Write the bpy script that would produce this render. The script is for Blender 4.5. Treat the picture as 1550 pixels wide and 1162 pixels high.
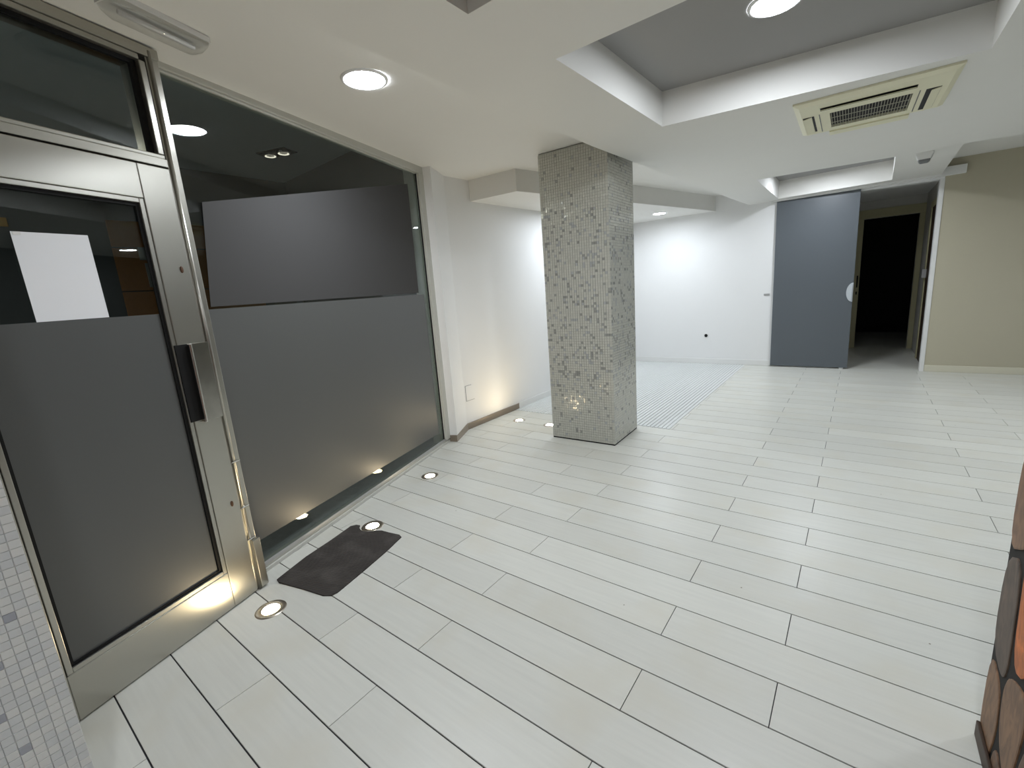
import bpy, bmesh, math, random
from mathutils import Vector, Matrix

random.seed(7)
for _o in list(bpy.data.objects):
    bpy.data.objects.remove(_o)
scene = bpy.context.scene
COL = scene.collection
R = math.radians

# ------------------------------------------------------------------ camera
H = 1.42
F_PX = 679.33
cam_d = bpy.data.cameras.new('camera')
cam = bpy.data.objects.new('camera', cam_d)
COL.objects.link(cam)
cam_d.sensor_fit = 'HORIZONTAL'
cam_d.sensor_width = 36.0
cam_d.lens = F_PX / 1550.0 * 36.0
cam_d.clip_start = 0.01
cam_d.clip_end = 200
yaw, pitch, roll = R(127.9926), R(-11.6415), R(4.24655)
fw = Vector((math.cos(yaw) * math.cos(pitch), math.sin(yaw) * math.cos(pitch), math.sin(pitch)))
rt = Vector((math.sin(yaw), -math.cos(yaw), 0))
dn = fw.cross(rt)
rt2 = math.cos(roll) * rt + math.sin(roll) * dn
dn2 = -math.sin(roll) * rt + math.cos(roll) * dn
cam.matrix_world = Matrix(((rt2.x, -dn2.x, -fw.x, 0), (rt2.y, -dn2.y, -fw.y, 0),
                           (rt2.z, -dn2.z, -fw.z, H), (0, 0, 0, 1)))
scene.camera = cam

# ------------------------------------------------------------------ world, exposure
world = bpy.data.worlds.new('night')
scene.world = world
world.use_nodes = True
world.node_tree.nodes['Background'].inputs[0].default_value = (0.55, 0.62, 0.8, 1)
world.node_tree.nodes['Background'].inputs[1].default_value = 0.03
vs = scene.view_settings
vs.view_transform = 'Standard'
vs.look = 'None'
vs.gamma = 1.0
vs.use_curve_mapping = False
vs.exposure = 0.16

LED = (0.90, 0.955, 1.03)
WARM = (1.0, 0.80, 0.50)
LED_POWER = 200.0       # radiance of the ceiling lamps
FLOOR_POWER = 112.0      # radiance of the in-floor uplights

# ------------------------------------------------------------------ materials
def srgb(r, g, b):
    def f(c):
        c /= 255.0
        return c / 12.92 if c <= 0.04045 else ((c + 0.055) / 1.055) ** 2.4
    return (f(r), f(g), f(b), 1)

def new_mat(name):
    m = bpy.data.materials.new(name)
    m.use_nodes = True
    nt = m.node_tree
    b = nt.nodes['Principled BSDF']
    return m, nt, b

def mat(name, col, rough=0.5, metal=0.0, spec=0.5, noise=0.0, scale=20.0, bump=0.0, bscale=60.0, stretch=None, coat=0.0):
    m, nt, b = new_mat(name)
    b.inputs['Base Color'].default_value = col
    b.inputs['Roughness'].default_value = rough
    b.inputs['Metallic'].default_value = metal
    b.inputs['Specular IOR Level'].default_value = spec
    b.inputs['Coat Weight'].default_value = coat
    if noise or bump:
        tc = nt.nodes.new('ShaderNodeTexCoord')
        mp = nt.nodes.new('ShaderNodeMapping')
        if stretch:
            mp.inputs['Scale'].default_value = stretch
        nt.links.new(tc.outputs['Object'], mp.inputs['Vector'])
        if noise:
            n = nt.nodes.new('ShaderNodeTexNoise')
            n.inputs['Scale'].default_value = scale
            n.inputs['Detail'].default_value = 5
            nt.links.new(mp.outputs[0], n.inputs['Vector'])
            mx = nt.nodes.new('ShaderNodeMix')
            mx.data_type = 'RGBA'
            mx.inputs['A'].default_value = tuple(c * (1 - noise) for c in col[:3]) + (1,)
            mx.inputs['B'].default_value = tuple(min(1, c * (1 + noise)) for c in col[:3]) + (1,)
            nt.links.new(n.outputs['Fac'], mx.inputs['Factor'])
            nt.links.new(mx.outputs['Result'], b.inputs['Base Color'])
        if bump:
            n2 = nt.nodes.new('ShaderNodeTexNoise')
            n2.inputs['Scale'].default_value = bscale
            n2.inputs['Detail'].default_value = 4
            nt.links.new(mp.outputs[0], n2.inputs['Vector'])
            bp = nt.nodes.new('ShaderNodeBump')
            bp.inputs['Strength'].default_value = bump
            bp.inputs['Distance'].default_value = 0.002
            nt.links.new(n2.outputs['Fac'], bp.inputs['Height'])
            nt.links.new(bp.outputs[0], b.inputs['Normal'])
    return m

def emit(name, col, strength):
    m = bpy.data.materials.new(name)
    m.use_nodes = True
    nt = m.node_tree
    nt.nodes.clear()
    e = nt.nodes.new('ShaderNodeEmission')
    e.inputs[0].default_value = col + (1,)
    e.inputs[1].default_value = strength
    o = nt.nodes.new('ShaderNodeOutputMaterial')
    nt.links.new(e.outputs[0], o.inputs[0])
    return m

def glass_mat(name, tint):
    m = bpy.data.materials.new(name)
    m.use_nodes = True
    nt = m.node_tree
    nt.nodes.clear()
    o = nt.nodes.new('ShaderNodeOutputMaterial')
    t = nt.nodes.new('ShaderNodeBsdfTransparent')
    t.inputs[0].default_value = tint
    g = nt.nodes.new('ShaderNodeBsdfGlossy')
    g.inputs['Roughness'].default_value = 0.01
    g.inputs[0].default_value = (1, 1, 1, 1)
    lw = nt.nodes.new('ShaderNodeLayerWeight')
    lw.inputs[0].default_value = 0.5
    pw = nt.nodes.new('ShaderNodeMath')
    pw.operation = 'POWER'
    pw.inputs[1].default_value = 5.0
    nt.links.new(lw.outputs['Facing'], pw.inputs[0])
    fr = nt.nodes.new('ShaderNodeMath')          # Schlick reflectance of glass, same from both sides
    fr.operation = 'MULTIPLY_ADD'
    fr.inputs[1].default_value = 0.957
    fr.inputs[2].default_value = 0.043
    nt.links.new(pw.outputs[0], fr.inputs[0])
    mul = nt.nodes.new('ShaderNodeMath')
    mul.operation = 'MULTIPLY'
    mul.use_clamp = True
    mul.inputs[1].default_value = 0.8
    nt.links.new(fr.outputs[0], mul.inputs[0])
    mx = nt.nodes.new('ShaderNodeMixShader')
    nt.links.new(mul.outputs[0], mx.inputs[0])
    nt.links.new(t.outputs[0], mx.inputs[1])
    nt.links.new(g.outputs[0], mx.inputs[2])
    nt.links.new(mx.outputs[0], o.inputs[0])
    return m

M = {}
M['ceil'] = mat('ceiling_paint', (0.80, 0.79, 0.75, 1), 0.75, noise=0.015, scale=3, bump=0.05, bscale=90)
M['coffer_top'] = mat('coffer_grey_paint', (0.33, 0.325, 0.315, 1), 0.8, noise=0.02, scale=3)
M['white_wall'] = mat('white_wall_paint', (0.84, 0.84, 0.83, 1), 0.6, noise=0.012, scale=4, bump=0.06, bscale=70)
M['beige_wall'] = mat('beige_wall_paint', srgb(188, 182, 160), 0.75, noise=0.03, scale=3, bump=0.08, bscale=80)
M['dark_wall'] = mat('darkened_side_wall', (0.06, 0.058, 0.055, 1), 0.7, noise=0.05, scale=3)  # dark tone chosen for what the door glass reflects
M['corr_wall'] = mat('corridor_paint', (0.6, 0.59, 0.55, 1), 0.8, noise=0.03)
M['white_trim'] = mat('white_trim_paint', (0.80, 0.80, 0.78, 1), 0.4, noise=0.02, scale=9)
M['cream_trim'] = mat('cream_trim', srgb(214, 210, 190), 0.45, noise=0.02, scale=8)
M['cream_casing'] = mat('cream_door_casing', srgb(182, 176, 140), 0.5, noise=0.03, scale=8)
M['alu_white'] = mat('white_lacquered_aluminium', srgb(196, 196, 188), 0.35, noise=0.03, scale=12, stretch=(0.3, 1, 4))
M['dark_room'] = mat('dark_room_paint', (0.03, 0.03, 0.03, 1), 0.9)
M['grout'] = mat('dark_floor_joint', (0.035, 0.035, 0.04, 1), 0.8)
M['slat_gap'] = mat('grey_slat_joint', (0.52, 0.53, 0.52, 1), 0.8)
M['black'] = mat('black_gasket', (0.012, 0.012, 0.012, 1), 0.7, spec=0.15)
M['worn_plate'] = mat('worn_polished_steel', (0.40, 0.385, 0.35, 1), 0.2, metal=1, noise=0.35, scale=14)
M['film'] = mat('frosted_grey_film', (0.085, 0.088, 0.085, 1), 0.40, spec=0.6, noise=0.02, scale=2)
M['redaction'] = mat('redaction_grey', (0.072, 0.071, 0.07, 1), 0.95, spec=0.02)  # flat grey of the blanked-out window area
M['paper'] = mat('white_paper', (0.88, 0.89, 0.91, 1), 0.8, spec=0.1, noise=0.01)
M['glass'] = glass_mat('window_glass', (0.78, 0.82, 0.80, 1))
M['lamp'] = emit('led_diffuser', LED, LED_POWER)
M['lamp_box'] = emit('led_diffuser_strong', (0.88, 0.95, 1.04), LED_POWER * 1.03)
M['warmlamp'] = emit('warm_floor_lamp', WARM, FLOOR_POWER)
M['glint_glow'] = emit('glint_emission', (1.0, 0.9, 0.75), 1.3)  # glow imitating glints on the unlit twin spotlight
M['added_porch_lamp'] = emit('added_porch_lamp', (1.0, 0.93, 0.82), 560.0)  # emission of the added light outside
M['lamp_ring'] = mat('white_lamp_ring', (0.8, 0.8, 0.8, 1), 0.35)
M['chrome'] = mat('chrome', (0.75, 0.74, 0.72, 1), 0.15, metal=1)
M['inox_ring'] = mat('brushed_inox_ring', (0.55, 0.50, 0.43, 1), 0.3, metal=1, noise=0.05, scale=200)
M['ac'] = mat('aged_cream_plastic', (0.86, 0.83, 0.62, 1), 0.45, noise=0.02, scale=10)
M['ac_dark'] = mat('ac_dark_inside', (0.02, 0.02, 0.022, 1), 0.7)
M['ac_grid'] = mat('ac_grille_plastic', srgb(176, 174, 156), 0.5)
M['plastic'] = mat('white_plastic', (0.78, 0.78, 0.76, 1), 0.4)
M['greyplastic'] = mat('grey_plastic_lens', srgb(120, 122, 122), 0.3)
def rug_mat():
    m, nt, b = new_mat('dark_ribbed_mat')
    L = nt.links.new
    N = nt.nodes.new
    tc = N('ShaderNodeTexCoord')
    mp = N('ShaderNodeMapping'); mp.inputs['Rotation'].default_value = (0, 0, R(-17))
    L(tc.outputs['Object'], mp.inputs['Vector'])
    w = N('ShaderNodeTexWave'); w.inputs['Scale'].default_value = 26; w.inputs['Distortion'].default_value = 1.2
    w.bands_direction = 'Y'
    L(mp.outputs[0], w.inputs['Vector'])
    n = N('ShaderNodeTexNoise'); n.inputs['Scale'].default_value = 9; n.inputs['Detail'].default_value = 8
    L(tc.outputs['Object'], n.inputs['Vector'])
    mr = N('ShaderNodeMapRange'); mr.inputs['From Min'].default_value = 0.45; mr.inputs['From Max'].default_value = 0.8
    L(n.outputs['Fac'], mr.inputs['Value'])
    mx = N('ShaderNodeMix'); mx.data_type = 'RGBA'
    mx.inputs['A'].default_value = srgb(70, 66, 63); mx.inputs['B'].default_value = srgb(90, 86, 82)
    L(mr.outputs[0], mx.inputs['Factor'])
    hs = N('ShaderNodeHueSaturation')
    r2 = N('ShaderNodeMapRange'); r2.inputs['To Min'].default_value = 0.8; r2.inputs['To Max'].default_value = 1.1
    L(w.outputs['Fac'], r2.inputs['Value']); L(r2.outputs[0], hs.inputs['Value']); L(mx.outputs['Result'], hs.inputs['Color'])
    L(hs.outputs[0], b.inputs['Base Color'])
    b.inputs['Roughness'].default_value = 0.9
    b.inputs['Specular IOR Level'].default_value = 0.2
    bp = N('ShaderNodeBump'); bp.inputs['Strength'].default_value = 0.7; bp.inputs['Distance'].default_value = 0.003
    L(w.outputs['Fac'], bp.inputs['Height']); L(bp.outputs[0], b.inputs['Normal'])
    return m
M['mat'] = rug_mat()
M['sd'] = mat('grey_sliding_door', srgb(92, 98, 103), 0.38, noise=0.03, scale=2)
M['brown_base'] = mat('brown_metal_baseboard', srgb(146, 134, 120), 0.28, metal=0.45, noise=0.15, scale=14, stretch=(1, 1, 6))
M['dark_wood'] = mat('dark_brown_baseboard', srgb(58, 40, 26), 0.5, noise=0.2, scale=30)
M['mortar'] = mat('dark_stone_joint', srgb(40, 38, 36), 0.9, noise=0.2, scale=60)
M['rust'] = mat('rusty_keyhole', srgb(84, 56, 34), 0.7, noise=0.4, scale=200)
M['soffit_out'] = mat('porch_ceiling', (0.62, 0.71, 0.75, 1), 0.8)
M['porch_wall'] = mat('porch_wall', (0.055, 0.065, 0.07, 1), 0.8, noise=0.1)
M['porch_ground'] = mat('porch_ground', (0.46, 0.48, 0.50, 1), 0.7, noise=0.2)
M['notice'] = mat('pale_notice', (0.22, 0.23, 0.22, 1), 0.7)
M['timber'] = mat('brown_shutter_board', srgb(138, 90, 38), 0.6, noise=0.2, scale=6, stretch=(1, 8, 8))
M['rail'] = mat('rail_metal', (0.5, 0.5, 0.5, 1), 0.4, metal=0.6)
M['yellow'] = mat('yellow_sign', srgb(200, 150, 30), 0.5)
M['tile_core'] = mat('mosaic_joint', (0.44, 0.44, 0.40, 1), 0.85)
M['tile_core2'] = mat('white_mosaic_joint', (0.56, 0.56, 0.55, 1), 0.85)
M['handle_clear'] = mat('clear_grip_plastic', srgb(190, 196, 200), 0.15, noise=0.02)


def steel_mat():
    m, nt, b = new_mat('brushed_stainless_steel')
    b.inputs['Metallic'].default_value = 0.92
    b.inputs['Base Color'].default_value = (0.44, 0.43, 0.385, 1)
    tc = nt.nodes.new('ShaderNodeTexCoord')
    n = nt.nodes.new('ShaderNodeTexNoise')
    n.inputs['Scale'].default_value = 2
    n.inputs['Detail'].default_value = 2
    nt.links.new(tc.outputs['Object'], n.inputs['Vector'])
    mr = nt.nodes.new('ShaderNodeMapRange')
    mr.inputs['From Min'].default_value = 0.3
    mr.inputs['From Max'].default_value = 0.7
    mr.inputs['To Min'].default_value = 0.29
    mr.inputs['To Max'].default_value = 0.33
    nt.links.new(n.outputs['Fac'], mr.inputs['Value'])
    nt.links.new(mr.outputs[0], b.inputs['Roughness'])
    b.inputs['Anisotropic'].default_value = 0.5
    return m
M['steel'] = steel_mat()


def plank_mat(name, base, dark, warm):
    """porcelain plank: cream white, faint grain along X, blotches, a few specks"""
    m, nt, b = new_mat(name)
    L = nt.links.new
    N = nt.nodes.new
    geo = N('ShaderNodeNewGeometry')
    oi = N('ShaderNodeObjectInfo')
    add = N('ShaderNodeVectorMath'); add.operation = 'ADD'
    sc = N('ShaderNodeVectorMath'); sc.operation = 'SCALE'
    comb = N('ShaderNodeCombineXYZ')
    L(oi.outputs['Random'], comb.inputs['X']); L(oi.outputs['Random'], comb.inputs['Z'])
    L(comb.outputs[0], sc.inputs[0]); sc.inputs['Scale'].default_value = 37.0
    L(geo.outputs['Position'], add.inputs[0]); L(sc.outputs[0], add.inputs[1])
    mp = N('ShaderNodeMapping'); mp.inputs['Scale'].default_value = (4, 60, 1)
    L(add.outputs[0], mp.inputs['Vector'])
    n1 = N('ShaderNodeTexNoise'); n1.inputs['Scale'].default_value = 1; n1.inputs['Detail'].default_value = 6
    L(mp.outputs[0], n1.inputs['Vector'])
    n2 = N('ShaderNodeTexNoise'); n2.inputs['Scale'].default_value = 3.2; n2.inputs['Detail'].default_value = 3
    L(add.outputs[0], n2.inputs['Vector'])
    r1 = N('ShaderNodeMapRange'); r1.inputs['From Min'].default_value = 0.35; r1.inputs['From Max'].default_value = 0.75
    L(n1.outputs['Fac'], r1.inputs['Value'])
    r2 = N('ShaderNodeMapRange'); r2.inputs['From Min'].default_value = 0.5; r2.inputs['From Max'].default_value = 0.75
    L(n2.outputs['Fac'], r2.inputs['Value'])
    m1 = N('ShaderNodeMix'); m1.data_type = 'RGBA'
    m1.inputs['A'].default_value = base; m1.inputs['B'].default_value = dark
    mm = N('ShaderNodeMath'); mm.operation = 'MULTIPLY'; mm.inputs[1].default_value = 0.45
    L(r1.outputs[0], mm.inputs[0]); L(mm.outputs[0], m1.inputs['Factor'])
    m2 = N('ShaderNodeMix'); m2.data_type = 'RGBA'
    L(m1.outputs['Result'], m2.inputs['A']); m2.inputs['B'].default_value = warm
    L(r2.outputs[0], m2.inputs['Factor'])
    hs = N('ShaderNodeHueSaturation')
    rr = N('ShaderNodeMapRange'); rr.inputs['To Min'].default_value = 0.95; rr.inputs['To Max'].default_value = 1.04
    L(oi.outputs['Random'], rr.inputs['Value']); L(rr.outputs[0], hs.inputs['Value'])
    L(m2.outputs['Result'], hs.inputs['Color'])
    # specks of dirt
    v = N('ShaderNodeTexVoronoi'); v.inputs['Scale'].default_value = 4.5
    L(geo.outputs['Position'], v.inputs['Vector'])
    cr = N('ShaderNodeMath'); cr.operation = 'LESS_THAN'; cr.inputs[1].default_value = 0.016
    L(v.outputs['Distance'], cr.inputs[0])
    m3 = N('ShaderNodeMix'); m3.data_type = 'RGBA'
    L(cr.outputs[0], m3.inputs['Factor']); L(hs.outputs[0], m3.inputs['A'])
    m3.inputs['B'].default_value = srgb(120, 112, 96)
    L(m3.outputs['Result'], b.inputs['Base Color'])
    b.inputs['Roughness'].default_value = 0.33
    rg = N('ShaderNodeMapRange'); rg.inputs['To Min'].default_value = 0.27; rg.inputs['To Max'].default_value = 0.42
    L(n2.outputs['Fac'], rg.inputs['Value']); L(rg.outputs[0], b.inputs['Roughness'])
    b.inputs['Specular IOR Level'].default_value = 0.45
    bp = N('ShaderNodeBump'); bp.inputs['Strength'].default_value = 0.10; bp.inputs['Distance'].default_value = 0.001
    L(n1.outputs['Fac'], bp.inputs['Height']); L(bp.outputs[0], b.inputs['Normal'])
    return m
M['plank'] = plank_mat('white_wood_look_plank', (0.70, 0.70, 0.64, 1), (0.60, 0.60, 0.55, 1), (0.66, 0.645, 0.565, 1))


def slat_mat():
    m, nt, b = new_mat('white_floor_slat')
    L = nt.links.new
    N = nt.nodes.new
    geo = N('ShaderNodeNewGeometry')
    sep = N('ShaderNodeSeparateXYZ')
    L(geo.outputs['Position'], sep.inputs[0])
    fr = N('ShaderNodeMath'); fr.operation = 'MULTIPLY'; fr.inputs[1].default_value = 1 / 0.04
    L(sep.outputs['Y'], fr.inputs[0])
    f2 = N('ShaderNodeMath'); f2.operation = 'FRACT'; L(fr.outputs[0], f2.inputs[0])
    lt = N('ShaderNodeMath'); lt.operation = 'LESS_THAN'; lt.inputs[1].default_value = 0.12; L(f2.outputs[0], lt.inputs[0])
    mx = N('ShaderNodeMix'); mx.data_type = 'RGBA'
    mx.inputs['A'].default_value = (0.76, 0.78, 0.76, 1); mx.inputs['B'].default_value = (0.62, 0.64, 0.63, 1)
    L(lt.outputs[0], mx.inputs['Factor']); L(mx.outputs['Result'], b.inputs['Base Color'])
    b.inputs['Roughness'].default_value = 0.35
    return m
M['slat'] = slat_mat()


def tile_mat(name, rough=0.12):
    m, nt, b = new_mat(name)
    a = nt.nodes.new('ShaderNodeAttribute')
    a.attribute_name = 'tile_colour'
    nt.links.new(a.outputs['Color'], b.inputs['Base Color'])
    b.inputs['Roughness'].default_value = rough
    b.inputs['Specular IOR Level'].default_value = 0.6
    return m
M['tiles'] = tile_mat('glass_mosaic_tiles')
M['tile_w'] = mat('white_mosaic_tile', (0.60, 0.61, 0.60, 1), 0.22, noise=0.03, scale=40)
M['tile_g'] = mat('grey_mosaic_tile', (0.36, 0.37, 0.40, 1), 0.18, noise=0.05, scale=40)
M['tile_l'] = mat('pale_mosaic_tile', (0.66, 0.66, 0.63, 1), 0.25, noise=0.03, scale=40)


def stone_mat():
    m, nt, b = new_mat('brown_stone')
    L = nt.links.new
    N = nt.nodes.new
    oi = N('ShaderNodeObjectInfo')
    geo = N('ShaderNodeNewGeometry')
    mp = N('ShaderNodeMapping'); mp.inputs['Scale'].default_value = (1, 9, 4)
    L(geo.outputs['Position'], mp.inputs['Vector'])
    n = N('ShaderNodeTexNoise'); n.inputs['Scale'].default_value = 2.4; n.inputs['Detail'].default_value = 7
    n.inputs['Distortion'].default_value = 1.6
    L(mp.outputs[0], n.inputs['Vector'])
    mr = N('ShaderNodeMapRange'); mr.inputs['From Min'].default_value = 0.3; mr.inputs['From Max'].default_value = 0.7
    mr.inputs['To Min'].default_value = 0.55; mr.inputs['To Max'].default_value = 1.35
    L(n.outputs['Fac'], mr.inputs['Value'])
    hs = N('ShaderNodeHueSaturation'); L(oi.outputs['Color'], hs.inputs['Color']); L(mr.outputs[0], hs.inputs['Value'])
    L(hs.outputs[0], b.inputs['Base Color'])
    b.inputs['Roughness'].default_value = 0.55
    return m
M['stone'] = stone_mat()


def clear_mat():
    return glass_mat('clear_bulkhead_cover', (0.9, 0.9, 0.89, 1))
M['clear'] = clear_mat()

# ------------------------------------------------------------------ mesh helpers
def link(o, parent=None):
    COL.objects.link(o)
    if parent is not None:
        o.parent = parent
    return o

def pyd(name, verts, faces, material, parent=None, smooth=False):
    me = bpy.data.meshes.new(name)
    me.from_pydata([tuple(v) for v in verts], [], faces)
    bm = bmesh.new(); bm.from_mesh(me)
    bmesh.ops.recalc_face_normals(bm, faces=bm.faces)
    bm.to_mesh(me); bm.free()
    if material is not None:
        me.materials.append(M[material] if isinstance(material, str) else material)
    if smooth:
        for p in me.polygons:
            p.use_smooth = True
    return link(bpy.data.objects.new(name, me), parent)

def from_bm(name, bm, material, parent=None, smooth=False):
    me = bpy.data.meshes.new(name)
    bmesh.ops.recalc_face_normals(bm, faces=bm.faces)
    bm.to_mesh(me); bm.free()
    me.materials.append(M[material])
    if smooth:
        for p in me.polygons:
            p.use_smooth = True
    return link(bpy.data.objects.new(name, me), parent)

def add_box(bm, lo, hi):
    x0, y0, z0 = lo; x1, y1, z1 = hi
    vs_ = [bm.verts.new(p) for p in ((x0, y0, z0), (x1, y0, z0), (x1, y1, z0), (x0, y1, z0), (x0, y0, z1), (x1, y0, z1), (x1, y1, z1), (x0, y1, z1))]
    fs = []
    for f in ((0, 3, 2, 1), (4, 5, 6, 7), (0, 1, 5, 4), (1, 2, 6, 5), (2, 3, 7, 6), (3, 0, 4, 7)):
        fs.append(bm.faces.new([vs_[i] for i in f]))
    return vs_, fs

def box(name, lo, hi, material, parent=None, bevel=0.0, seg=2):
    bm = bmesh.new()
    add_box(bm, lo, hi)
    if bevel:
        bmesh.ops.bevel(bm, geom=list(bm.edges), offset=bevel, segments=seg, affect='EDGES', profile=0.5)
    return from_bm(name, bm, material, parent)

def boxes(name, lst, material, parent=None, bevel=0.0):
    bm = bmesh.new()
    for lo, hi in lst:
        add_box(bm, lo, hi)
    if bevel:
        bmesh.ops.bevel(bm, geom=list(bm.edges), offset=bevel, segments=2, affect='EDGES', profile=0.5)
    return from_bm(name, bm, material, parent)

def prism(name, poly, z0, z1, material, parent=None, bevel=0.0):
    bm = bmesh.new()
    f0 = lambda q: q if callable(q) else (lambda x, y: q)
    a, b = f0(z0), f0(z1)
    lo = [bm.verts.new((x, y, a(x, y))) for x, y in poly]
    hi = [bm.verts.new((x, y, b(x, y))) for x, y in poly]
    bm.faces.new(lo[::-1]); top = bm.faces.new(hi)
    n = len(poly)
    for i in range(n):
        bm.faces.new((lo[i], lo[(i + 1) % n], hi[(i + 1) % n], hi[i]))
    if bevel:
        bmesh.ops.bevel(bm, geom=list(top.edges), offset=bevel, segments=2, affect='EDGES', profile=0.5)
    return from_bm(name, bm, material, parent)

def lathe(name, prof, material, parent=None, seg=40, axis='z', smooth=True):
    """prof: list of (r, h)"""
    vs_, fs = [], []
    for r, h in prof:
        for k in range(seg):
            a = 2 * math.pi * k / seg
            p = (r * math.cos(a), r * math.sin(a), h)
            if axis == 'y':
                p = (p[0], p[2], p[1])
            if axis == 'x':
                p = (p[2], p[0], p[1])
            vs_.append(p)
    for i in range(len(prof) - 1):
        for k in range(seg):
            fs.append((i * seg + k, i * seg + (k + 1) % seg, (i + 1) * seg + (k + 1) % seg, (i + 1) * seg + k))
    o = pyd(name, vs_, fs, material, parent, smooth)
    return o

def disc(name, r, z, material, parent=None, seg=40):
    vs_ = [(r * math.cos(2 * math.pi * k / seg), r * math.sin(2 * math.pi * k / seg), z) for k in range(seg)]
    return pyd(name, vs_, [tuple(range(seg))], material, parent)

def empty(name, loc=(0, 0, 0), rz=0.0):
    o = bpy.data.objects.new(name, None)
    o.empty_display_size = 0.1
    COL.objects.link(o)
    o.location = loc
    o.rotation_euler = (0, 0, rz)
    return o

def tag(o, label, cat, group=None):
    o['label'] = label; o['category'] = cat
    if group:
        o['group'] = group
    return o

def struct(o, label=None):
    o['kind'] = 'structure'
    if label:
        o['label'] = label
    return o

def clip_poly(poly, a, b, c):
    """keep a*x+b*y <= c"""
    out = []
    n = len(poly)
    for i in range(n):
        p, q = poly[i], poly[(i + 1) % n]
        dp, dq = a * p[0] + b * p[1] - c, a * q[0] + b * q[1] - c
        if dp <= 0:
            out.append(p)
        if (dp < 0 < dq) or (dq < 0 < dp):
            t = dp / (dp - dq)
            out.append((p[0] + t * (q[0] - p[0]), p[1] + t * (q[1] - p[1])))
    return out

# facade axis (door and shop window): n points into the room, t runs along the facade
TH = R(17.2)
NX, NY = math.cos(TH), math.sin(TH)
TX, TY = -NY, NX
def fac(s, off):
    return (NX * off + TX * s, NY * off + TY * s)
FAC_RZ = R(107.2)        # local x = along facade, local y = outwards, z = up

S2 = 2.42                # lower soffit
def high(x, y):          # upper ceiling beside the shop window
    return 2.50 + 0.016 * y
def boxz(x, y):          # dropped box over the slatted floor
    return 2.31 + 0.0125 * y
YB = 7.85                # back wall
XL = -3.262              # left wall
XR = 2.7                 # right wall (out of view)
YN = -1.7                # wall behind the camera

# ------------------------------------------------------------------ floor with planks and slats
fl_poly = [fac(-0.6, -2.3), (XR, YN), (XR, YB + 0.1), (XL - 0.05, YB + 0.1), (XL - 0.05, 3.1), fac(3.9, -2.25)]
fl_poly[0] = (fac(-1.0, -2.25)[0], YN)
floor = struct(prism('floor', fl_poly, -0.1, -0.005, 'grout'), 'floor laid with white wood-look planks')
PW, PL = 0.2014, 1.216
GAPX, GAPY = 0.005, 0.003
for k in range(-13, 36):
    y0 = 0.7715 + k * PW
    y1 = y0 + PW
    off = -0.557 if k % 2 == 0 else -0.141
    j = -4
    while True:
        xa = off + j * PL
        j += 1
        if xa > XR:
            break
        poly = [(xa + GAPY / 2, y0 + GAPX / 2), (xa + PL - GAPY / 2, y0 + GAPX / 2), (xa + PL - GAPY / 2, y1 - GAPX / 2), (xa + GAPY / 2, y1 - GAPX / 2)]
        poly = clip_poly(poly, 1, 0, XR - 0.002)
        poly = clip_poly(poly, 0, 1, YB - 0.002 + 0.1)
        poly = clip_poly(poly, 0, -1, -YN - 0.002)
        if poly:
            poly = clip_poly(poly, -1, 0, -(XL - 0.02))
        if poly and y1 < 3.4:
            poly = clip_poly(poly, -NX, -NY, 2.205)
        if poly and y0 > 4.1:
            poly = clip_poly(poly, -1, 0, 1.385)
        # nothing is shown of planks wholly behind the stone partition
        if not poly or len(poly) < 3:
            continue
        ar = abs(sum(poly[i][0] * poly[(i + 1) % len(poly)][1] - poly[(i + 1) % len(poly)][0] * poly[i][1] for i in range(len(poly)))) / 2
        if ar < 0.0005:
            continue
        if min(p[0] for p in poly) > 0.3 and max(p[1] for p in poly) < 1.6:
            # behind the partition: keep the floor closed with the same planks
            pass
        prism('plank', poly, -0.0045, 0.0, 'plank', floor, bevel=0.0008)
# slatted white floor area
slat_base = struct(box('floor_slatted', (XL - 0.02, 4.197, -0.0048), (-1.3865, YB + 0.0, -0.0042), 'slat_gap'), 'white slatted floor area under the dropped ceiling box')
SP = 0.04
x = -1.388
first = None
while x - SP > XL - 0.01:
    if first is None:
        first = box('slat', (-0.0305, 4.200, -0.0042), (0, YB - 0.001, 0.002), 'slat', slat_base, bevel=0.0015)
        first.location = (x, 0, 0)
    else:
        o = first.copy()
        COL.objects.link(o)
        o.parent = slat_base
        o.location = (x, 0, 0)
    x -= SP

# ------------------------------------------------------------------ ceiling
ceiling = empty('ceiling')
struct(ceiling, 'white stepped ceiling with recessed coffers')
g = {}
rows = [YN, -0.15, 1.445, 1.95, 3.27, 5.93, 7.65, YB]
left = [(-1.66, YN), (-1.66, -0.15), (-1.657, 1.445), (-1.655, 1.95), (-1.638, 3.27), (-1.512, 5.93), (-1.415, 7.65), (-1.40, YB)]
c1 = [(-1.21, YN), (-1.21, -0.15), (-1.205, 1.445), (-1.15, 1.965), (-1.12, 3.265), (-0.985, 5.88), (-1.0, 7.68), (-1.0, YB)]
c2 = [(0.42, YN), (0.42, -0.15), (0.42, 1.44), (0.44, 1.93), (0.44, 3.48), (0.19, 6.03), (0.225, 7.60), (0.225, YB)]
c3 = [(0.68, YN), (0.68, -0.15), (0.68, 1.445), (0.68, 1.95), (0.68, 3.3), (0.655, 5.99), (0.685, 7.62), (0.69, YB)]
c4 = [(XR, YN), (XR, -0.15), (XR, 1.445), (XR, 1.95), (XR, 3.3), (XR, 6.32)]
verts, faces = [], []
def vid(p, z):
    verts.append((p[0], p[1], z))
    return len(verts) - 1
cols = [left, c1, c2, c3]
idx = [[vid(p, S2) for p in c] for c in cols]
idx4 = [vid(p, S2) for p in c4]
coffers = {2 - 1: 2.63, 3: 2.632, 5: 2.655}
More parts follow.
